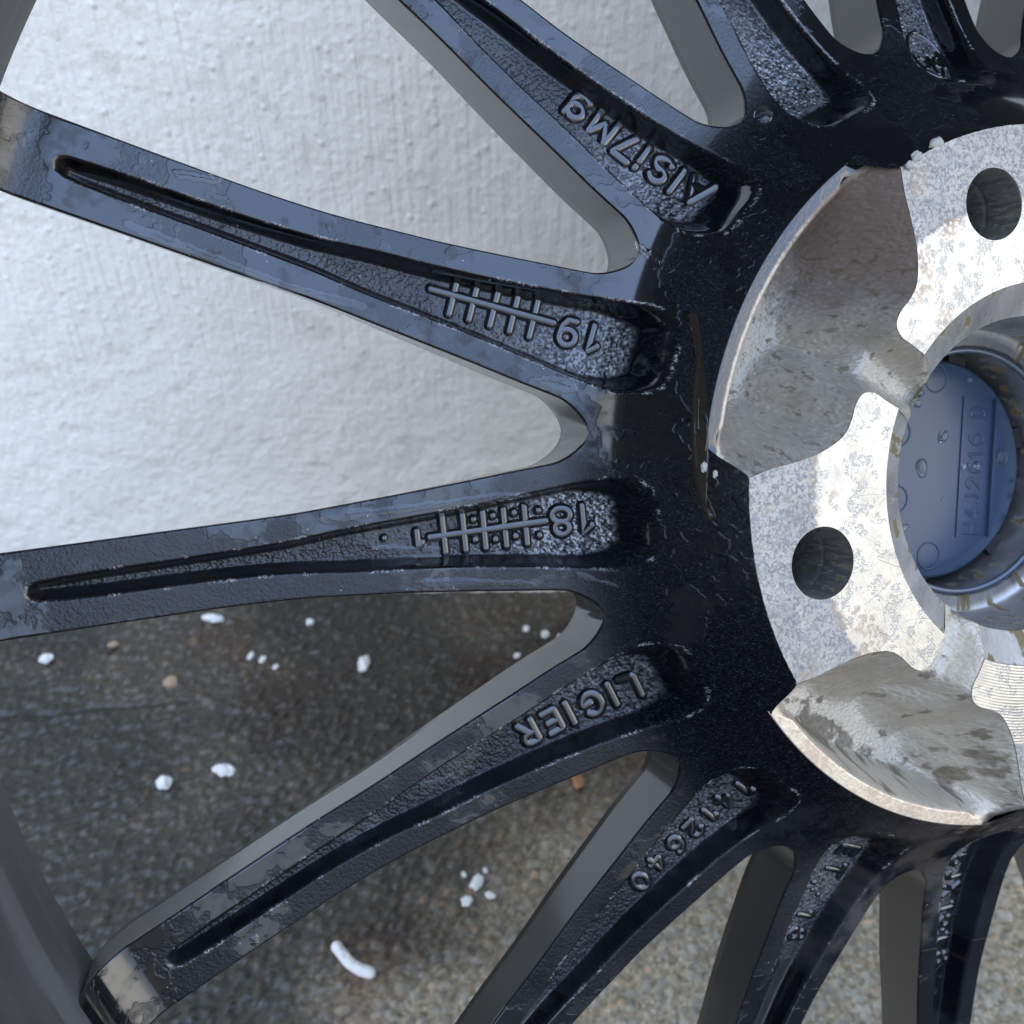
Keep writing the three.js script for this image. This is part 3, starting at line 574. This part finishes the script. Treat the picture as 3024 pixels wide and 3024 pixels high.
const nearest = (L, i, c, k) => {                       // shrink an outline towards its long middle line
  const n = L.length, p = L[i], xs = L.map((q) => q[0]), lo = Math.min(...xs), hi = Math.max(...xs);
  const cx = cl(p[0], mix(lo, hi, 0.12), mix(lo, hi, 0.88)); let a = null, b = null;
  for (let j = 0; j < n; j++) { const u = L[j], v = L[(j + 1) % n]; if ((u[0] - cx) * (v[0] - cx) <= 0 && u[0] !== v[0]) { const y = u[1] + (v[1] - u[1]) * (cx - u[0]) / (v[0] - u[0]); a = a === null ? y : Math.min(a, y); b = b === null ? y : Math.max(b, y); } }
  const cy = a === null ? c[1] : (a + b) / 2;
  return [mix(cx, p[0], k), mix(cy, p[1], k)];
};
film('water_puddle', [[-127.2, -9.1], [-118.6, -8.2], [-106.1, -6.6], [-98.1, -5.3], [-91, -5.4], [-90.5, -6.3], [-97.1, -6.9], [-106, -8.0], [-113, -9.2], [-120, -10.2], [-126.8, -11.2]], 0.28, 'long streak of water along the upper edge of the pocket of the spoke marked 18', 'water puddle');
film('water_puddle', [[-111.2, -21.2], [-104, -20.4], [-98.9, -20.7], [-91.2, -20.8], [-89.8, -21.5], [-100.2, -22.0], [-109.3, -22.2]], 0.3, 'thin band of water on the lower edge of the spoke marked 18', 'water puddle');
film('water_streak', [[-83.7, -18.9], [-81.4, -19.5], [-79.1, -20.3], [-76.7, -21.3], [-77.1, -22.0], [-79.7, -21.1], [-83.1, -20.3]], 0.3, 'slanting streak of water at the hub end below the number 18', 'water puddle');
film('water_puddle', [[-91.4, 14.8], [-87, 15.6], [-84.3, 13.4], [-84.7, 12.5], [-87.8, 12.9]], 0.45, 'tongue of water on the lower hub end of the spoke marked 19', 'water puddle');
film('water_puddle', [[-118, -15.6], [-113.1, -15.2], [-104.1, -15.9], [-104, -16.6], [-113.1, -17.0], [-117.6, -16.6]], 0.5, 'pool of water along the lower side of the pocket of the spoke marked 18', 'water puddle');
film('water_drop', [[-51.9, 63.9], [-50.0, 66.0], [-48.8, 64.5], [-50.0, 62.2], [-51.7, 62.5]], 0.6, 'water drop hanging at the inner end of the gap above the AlSi7Mg spoke', 'water drop');
film('water_puddle', [[-74.2, 39.6], [-72.0, 38.0], [-70.1, 36.1], [-69.1, 34.2], [-70.2, 33.6], [-71.6, 35.6], [-74.0, 37.6]], 0.3, 'tongue of water on the hub between the 19 and AlSi7Mg spokes', 'water puddle');
film('water_puddle', [[-151.4, 46.4], [-147.8, 46.6], [-143.2, 45.6], [-144.4, 44.8], [-147.8, 44.9], [-150.7, 45.3]], 0.4, 'short puddle on the upper flank of the spoke marked 19', 'water puddle');
film('water_streak', [[-159.2, 37.7], [-145.2, 33.8], [-131.5, 29.4], [-120.0, 26.7], [-119.6, 25.8], [-131.5, 27.9], [-145.2, 32.2], [-158.8, 36.7]], 0.25, 'long streak of water along the lower edge of the spoke marked 19', 'water puddle');
film('water_drop', [[-138.5, -84.8], [-137.1, -84.1], [-136.6, -85.6], [-137.7, -86.4]], 0.6, 'round water drop near the outer end of the LIGIER spoke', 'water drop');
film('water_streak', [[-107.9, -59.8], [-103.1, -59.0], [-101.3, -58.2], [-103.0, -60.1], [-107.4, -60.6]], 0.25, 'small hooked streak of water in the middle of the LIGIER spoke', 'water puddle');
film('muddy_trickle', [[-68.2, 26.5], [-67.6, 26.7], [-67.4, 21.9], [-68.7, 11.1], [-68.5, 0.5], [-66.5, -6.4], [-65.9, -8.0], [-66.8, -8.4], [-68.9, -0.4], [-69.1, 11.1], [-67.9, 21.9]], 0.12, 'brown muddy trickle running down the black hub beside the upper hollow', 'trickle', plain([0.020, 0.0155, 0.0105], { roughness: 0.16 }), 0.2);
for (const [x, y, a, b, t, w] of [[-5.3, 15.9, 1.25, 1.0, 0, 'upper of two touching round water drops at the left of the cap'], [-5.6, 13.7, 1.0, 0.9, 0, 'lower of two touching round water drops at the left of the cap'], [1.6, 7.1, 1.5, 1.15, 50, 'leaning water drop left of the frame at the digit 6 nearer the D'], [-3.6, 0.5, 1.9, 1.2, 100, 'pear-shaped water drop in the middle of the plain half of the cap'], [17.3, 3.0, 1.9, 1.6, 80, 'largest water drop, right of the number frame on the cap'], [-8.0, -12.5, 2.2, 0.9, 25, 'long sausage-shaped water drop at the lower left of the cap'], [7.1, 0.8, 1.0, 0.8, 30, 'water drop on the left rail of the number frame'], [11.0, 1.2, 1.2, 0.9, 60, 'water drop covering the middle digit of the cap number'], [7.6, 19.0, 0.7, 0.6, 0, 'small water drop above the number frame on the cap'], [-6.2, -17.4, 0.5, 0.5, 0, 'tiny water drop at the lower edge of the cap'], [2.5, -6.1, 0.45, 0.4, 0, 'tiny water drop left of the lower end of the number frame']]) {
  const g = new THREE.SphereGeometry(1, 28, 20), p = g.attributes.position;
  for (let i = 0; i < p.count; i++) { const f = 1 + 0.16 * (vn(p.getX(i) * 1.5 + x, p.getY(i) * 1.5 + y, 3) - 0.5) * 2; p.setXYZ(i, p.getX(i) * f, p.getY(i) * f, p.getZ(i) * (p.getZ(i) < 0 ? 0.15 : 0.62)); }
  g.scale(a * 0.001, b * 0.001, Math.min(a, b) * 0.001); g.rotateZ(R(t)); g.translate(x * 0.001, y * 0.001, -0.02747 + 0.0001); g.computeVertexNormals();
  const m = obj('cap_water_drop', g, water); m.position.copy(wheel.position); m.quaternion.copy(wheel.quaternion);
  tag(m, w, 'water drop', 'water drops on the centre cap');
}

// ------------------------------------------------------------------ ground and wall
const ZW = -0.3297;
function patch(xs, zs) { return { xs, zs }; }
function axis(a, b, step, far, ratio = 1.35) { const v = []; for (let x = a; x <= b + 1e-9; x += step) v.push(x); let s = step, x = b; while (x < far) { s *= ratio; x += s; v.push(x); } s = step; x = a; const l = []; while (x > -far) { s *= ratio; x -= s; l.unshift(x); } return l.concat(v); }
{
  const N = 2048, T = 0.6, C = new Uint8Array(N * N * 4), O = new Uint8Array(N * N * 4), px = T * 1000 / N;
  const tile = (f) => f;                                  // the sheet near the wheel uses one tile only
  const Hm = new Float32Array(N * N);
  for (let j = 0; j < N; j++) for (let i = 0; i < N; i++) {
    const x = (i + 0.5) * px - 300, z = (j + 0.5) * px - 400, o = (j * N + i) * 4;
    const wx = x + 1.2 * (vn(x * 0.4, z * 0.4, 1) - 0.5), wz = z + 1.2 * (vn(x * 0.4, z * 0.4, 2) - 0.5);
    const A = worley(wx * 0.30, wz * 0.30, 10), Bq = worley(wx * 0.62, wz * 0.62, 20), n = fbm(x * 0.03, z * 0.03, 4, 30), f = fbm(x * 0.9, z * 0.9, 3, 40);
    const stoneA = ss(0.50, 0.32, A[0]) * (A[2] > 0.45 ? 1 : 0), stoneB = ss(0.5, 0.3, Bq[0]) * (Bq[2] > 0.35 ? 1 : 0);
    // dry, worn and paler towards the lower right, dark and damp by the wall
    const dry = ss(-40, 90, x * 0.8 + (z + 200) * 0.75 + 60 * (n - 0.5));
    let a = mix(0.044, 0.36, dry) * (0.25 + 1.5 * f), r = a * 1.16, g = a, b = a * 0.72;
    const sa = stoneA * 0.75, ha = Math.floor(A[2] * 97) % 7, va = mix(0.078, 0.42, dry) * (0.6 + 0.9 * hash(Math.floor(A[2] * 9999), 3, 5));
    r = mix(r, va * (ha === 1 ? 1.5 : ha === 2 ? 1.15 : 1.02), sa); g = mix(g, va * (ha === 1 ? 1.08 : 1), sa); b = mix(b, va * (ha === 1 ? 0.7 : ha === 2 ? 0.74 : 0.88), sa);
    const sB = stoneB * 0.6 * (1 - sa), vb = mix(0.075, 0.46, dry) * (0.4 + 1.3 * hash(Math.floor(Bq[2] * 9999), 4, 6)); r = mix(r, vb * 1.06, sB); g = mix(g, vb, sB); b = mix(b, vb * 0.84, sB);
    const damp = mix(0.5, 1.05, ss(0.36, 0.58, fbm(x * 0.014 + 9, z * 0.018 + 2, 4, 65) + 0.25 * dry)); r *= damp; g *= damp; b *= damp;
    const rust = ss(0.60, 0.72, fbm(x * 0.022 + 4, z * 0.03 + 1, 3, 55)) * (1 - dry); r = mix(r, r * 1.02, rust); g = mix(g, g * 0.84, rust); b = mix(b, b * 0.74, rust);
    const crack = Math.exp(-Math.pow((z + 262 + 0.10 * (x + 180) + 6 * (vn(x * 0.06, 3, 9) - 0.5)) / 0.9, 2)) * ss(-120, -140, x); r *= 1 - 0.8 * crack; g *= 1 - 0.8 * crack; b *= 1 - 0.8 * crack;
    C[o] = sb(r * 0.95); C[o + 1] = sb(g * 0.88); C[o + 2] = sb(b * 0.79); C[o + 3] = 255;
    O[o] = 0; O[o + 1] = b8(mix(0.34, 0.85, dry) - 0.14 * sa); O[o + 2] = 0; O[o + 3] = 255;
    Hm[j * N + i] = 0.55 * stoneA + 0.3 * stoneB * (1 - stoneA) + 0.35 * f - 0.5 * crack;
  }
  const xs = axis(-0.27, 0.24, 0.0011, 9), zs = axis(-0.345, -0.09, 0.0011, 9).filter((z) => z > -0.9);
  const pos = [], uv = [], idx = [];
  for (const z of zs) for (const x of xs) {
    const i = Math.min(N - 1, Math.max(0, Math.round((x * 1000 + 300) / px))), j = Math.min(N - 1, Math.max(0, Math.round((z * 1000 + 400) / px)));
    const inside = x > -0.29 && x < 0.29 && z > -0.39 && z < 0.19 ? 1 : 0.3;
    pos.push(x, (Hm[j * N + i] * 1.9 - 1.4) * 0.001 * inside, z); uv.push((x + 0.3) / T, (z + 0.4) / T);
  }
  const n = xs.length;
  for (let j = 0; j < zs.length - 1; j++) for (let i = 0; i < n - 1; i++) { const a = j * n + i; idx.push(a, a + n, a + 1, a + 1, a + n, a + n + 1); }
  const g = new THREE.BufferGeometry(); g.setAttribute('position', new THREE.Float32BufferAttribute(pos, 3)); g.setAttribute('uv', new THREE.Float32BufferAttribute(uv, 2)); g.setIndex(idx); g.computeVertexNormals();
  const m = obj('asphalt_ground', g, new THREE.MeshStandardMaterial({ map: bytesTex(C, N, true), roughnessMap: bytesTex(O, N), roughness: 1 }));
  m.userData.kind = 'structure'; m.userData.label = 'damp dark asphalt ground with pale grit, worn lighter to the right';
}
{
  const N = 2048, T = 0.8, C = new Uint8Array(N * N * 4), B = new Uint8Array(N * N * 4), px = T * 1000 / N;
  for (let j = 0; j < N; j++) for (let i = 0; i < N; i++) {
    const x = (i + 0.5) * px - 400, y = (j + 0.5) * px, o = (j * N + i) * 4;
    const lump = fbm(x * 0.16, y * 0.16, 4, 3), fine = fbm(x * 0.55, y * 0.55, 3, 13), brush = fbm(x * 0.6, y * 0.045, 3, 23) - 0.5, big = fbm(x * 0.02, y * 0.02, 3, 33);
    const pim = worley(x * 0.16, y * 0.16, 71), pimple = pim[2] > 0.8 ? ss(0.24, 0.04, pim[0]) : 0, grit = fbm(x * 1.4, y * 1.4, 2, 83);
    const run = Math.exp(-Math.pow((x + 178 + 3 * (vn(y * 0.05, 1, 4) - 0.5)) / 1.6, 2)) * ss(175, 190, y) * ss(235, 225, y);
    const up = ss(60, 160, y);                            // brushed higher up, coarser roughcast near the ground
    const h = 0.5 + (0.34 * (lump - 0.5)) * mix(1.5, 0.7, up) + 0.16 * (fine - 0.5) + 0.26 * brush * up + 0.16 * pimple * up + 0.07 * (grit - 0.5) + 0.35 * run;
    let a = 0.86 + 0.05 * (big - 0.5) + 0.03 * (lump - 0.5); let r = a * 1.05, g = a * 0.99, b = a * 0.87;
    const dirt = ss(0.70, 0.78, fbm(x * 0.12 + 6, y * 0.12, 4, 43)) * 0.35 + ss(26, 0, y) * ss(0.35, 0.7, lump) * 0.8; r = mix(r, 0.42, dirt * 0.6); g = mix(g, 0.37, dirt * 0.6); b = mix(b, 0.28, dirt * 0.6);
    C[o] = sb(r); C[o + 1] = sb(g); C[o + 2] = sb(b); C[o + 3] = 255;
    B[o] = B[o + 1] = B[o + 2] = b8(h); B[o + 3] = 255;
  }
  const wallMat = new THREE.MeshStandardMaterial({ map: bytesTex(C, N, true), bumpMap: bytesTex(B, N), bumpScale: 0.0020, roughness: 0.6 });
  // front face gently uneven, the rest a plain box
  const xs = axis(-0.34, 0.34, 0.004, 4), ys = []; for (let y = -0.03; y < 0.45; y += 0.004) ys.push(y); for (let y = 0.5; y < 2.7; y += 0.2) ys.push(y);
  const pos = [], uv = [], idx = [], n = xs.length;
  for (const y of ys) for (const x of xs) { pos.push(x, y, ZW + 0.0016 * (fbm(x * 30, y * 30, 3, 61) - 0.5) - 0.001); uv.push((x + 0.4) / T, y / T); }
  for (let j = 0; j < ys.length - 1; j++) for (let i = 0; i < n - 1; i++) { const a = j * n + i; idx.push(a, a + 1, a + n + 1, a, a + n + 1, a + n); }
  const g = new THREE.BufferGeometry(); g.setAttribute('position', new THREE.Float32BufferAttribute(pos, 3)); g.setAttribute('uv', new THREE.Float32BufferAttribute(uv, 2)); g.setIndex(idx); g.computeVertexNormals();
  const wl = new THREE.Group(); wl.name = 'rendered_wall'; tag(wl, 'white painted rendered wall with brush marks, standing behind the wheel', 'wall'); scene.add(wl);
  obj('wall_face', g, wallMat, wl);
  const core = new THREE.BoxGeometry(8, 2.72, 0.2); core.translate(0, 1.33, ZW - 0.104); obj('wall_core', core, wallMat, wl);
}

// ------------------------------------------------------------------ things lying on the ground
const chipMat = plain([0.72, 0.71, 0.66], { roughness: 0.6, side: THREE.FrontSide }), tanMat = plain([0.34, 0.24, 0.15], { roughness: 0.75, side: THREE.FrontSide }), orangeMat = plain([0.36, 0.17, 0.08], { roughness: 0.75, side: THREE.FrontSide });
function pebble(name, x, z, sx, sy, sz, turn, mat, label, category, sd, group) {
  const g = new THREE.IcosahedronGeometry(1, 5), p = g.attributes.position;
  for (let i = 0; i < p.count; i++) { const a = p.getX(i), b = p.getY(i), c = p.getZ(i), f = 0.45 + 0.85 * fbm(a * 1.7 + sd, b * 1.6 + c * 1.5, 2, sd) + 0.26 * vn(a * 4 + sd, c * 4 + b * 3, sd); p.setXYZ(i, a * f * sx, b * f * sy, c * f * sz); }
  g.scale(0.001, 0.001, 0.001); g.computeVertexNormals();
  const m = obj(name, g, mat); m.position.set(x, sy * 0.0004 - 0.0003, z); m.rotation.y = turn; return tag(m, label, category, group);
}
const G = 1.0234 / 1000;
pebble('paint_chip', -60.3 * G, -280.7 * G, 2.6, 2.0, 4.0, 0.1, chipMat, 'large upright white paint chip on the asphalt above the spoke lettered LIGIER', 'paint chip', 1);
pebble('paint_chip', -126.8 * G, -223 * G, 2.9, 2.0, 2.4, 0.5, chipMat, 'rounded white chip on dark asphalt, left of the bean-shaped one', 'paint chip', 2);
pebble('paint_chip', -106.3 * G, -228.3 * G, 4.0, 2.0, 2.0, -0.1, chipMat, 'bean-shaped white chip lying flat on dark asphalt', 'paint chip', 3);
pebble('paint_chip', -127.8 * G, -306 * G, 4.2, 1.8, 1.7, -0.15, chipMat, 'long flat white chip close to the foot of the wall, under the spoke marked 18', 'paint chip', 4);
pebble('paint_chip', -85.9 * G, -304 * G, 1.5, 1.2, 1.5, 0, chipMat, 'small round whitish chip close to the wall, right of the long flat one', 'paint chip', 5);
pebble('paint_chip', -190.7 * G, -283.3 * G, 2.6, 1.6, 1.9, 0.4, chipMat, 'white chip at the far left edge of the asphalt by a crack', 'paint chip', 6);
for (const [x, z, s, w] of [[-107.4, -284.8, 1.3, 'leftmost'], [-102.2, -282.8, 1.2, 'middle one'], [-96.1, -279, 1.0, 'rightmost']]) pebble('paint_crumb', x * G, z * G, s * 1.4, s * 0.8, s, s, chipMat, `tiny white crumb, ${w} of three in a row left of the large chip`, 'paint crumb', 10 + s * 7, 'paint crumbs in a row');
for (const [x, z, s, w] of [[-11.7, -183.6, 2.2, 'largest'], [-15.1, -177, 1.8, 'lower left'], [-7.2, -178.9, 1.4, 'lower right'], [-16.2, -186.5, 0.9, 'tiny upper left'], [-9, -188, 0.9, 'tiny topmost']]) pebble('paint_flake', x * G, z * G, s * 1.3, s * 0.6, s * 0.9, s * 2, chipMat, `${w} white paint flake of the crumbled cluster between the two lower spokes`, 'paint flake', 20 + s * 9, 'crumbled paint flakes in a cluster');
pebble('tan_stone', -136.7 * G, -270.6 * G, 3.0, 1.8, 2.3, 0.3, tanMat, 'tan stone bedded in the asphalt left of the large white chip', 'stone', 31);
pebble('orange_stone', 24 * G, -223.6 * G, 2.0, 1.5, 3.0, 0.2, orangeMat, 'orange-brown stone seen in the gap below the LIGIER spoke', 'stone', 32);
pebble('tan_stone', -166 * G, -291 * G, 2.0, 1.2, 1.5, 0.3, tanMat, 'small tan stone at the left, just under the spoke marked 18', 'stone', 33);
for (const [x, z, s, w] of [[6, -300, 1.4, 'left'], [14, -297, 1.6, 'middle'], [20, -295, 1.3, 'right'], [2, -285, 1.2, 'lowest']]) pebble('grit_stone', x * G, z * G, s, s, s, s, chipMat, `pale grit stone, ${w} one of four under the hub end of the 18 spoke`, 'stone', 40 + x, 'pale grit stones near the wall');
{ // curled white strip
  const c = new THREE.CatmullRomCurve3([[-55.6, -160.5], [-53.4, -158], [-51.2, -155.6], [-47.5, -153.2], [-44.2, -152.2]].map(([x, z]) => new THREE.Vector3(x * G, 0.0016, z * G)));
  const g = new THREE.TubeGeometry(c, 40, 0.0019, 12), p = g.attributes.position; for (let i = 0; i < p.count; i++) p.setY(i, Math.max(0.0001, p.getY(i) * (0.85 + 0.3 * vn(p.getX(i) * 900, p.getZ(i) * 900, 3)))); g.computeVertexNormals();
  const parts = [g]; for (const t of [0, 1]) { const q = c.getPoint(t), s = new THREE.SphereGeometry(0.0019, 12, 10); s.translate(q.x, q.y, q.z); parts.push(s); }
  tag(obj('paint_strip', mergeGeometries(parts), chipMat), 'curved white strip of paint on the asphalt below the LIGIER spoke', 'paint strip');
}

scene.traverse((o) => { if (o.isMesh) { o.castShadow = true; o.receiveShadow = true; } });
renderer.render(scene, camera);
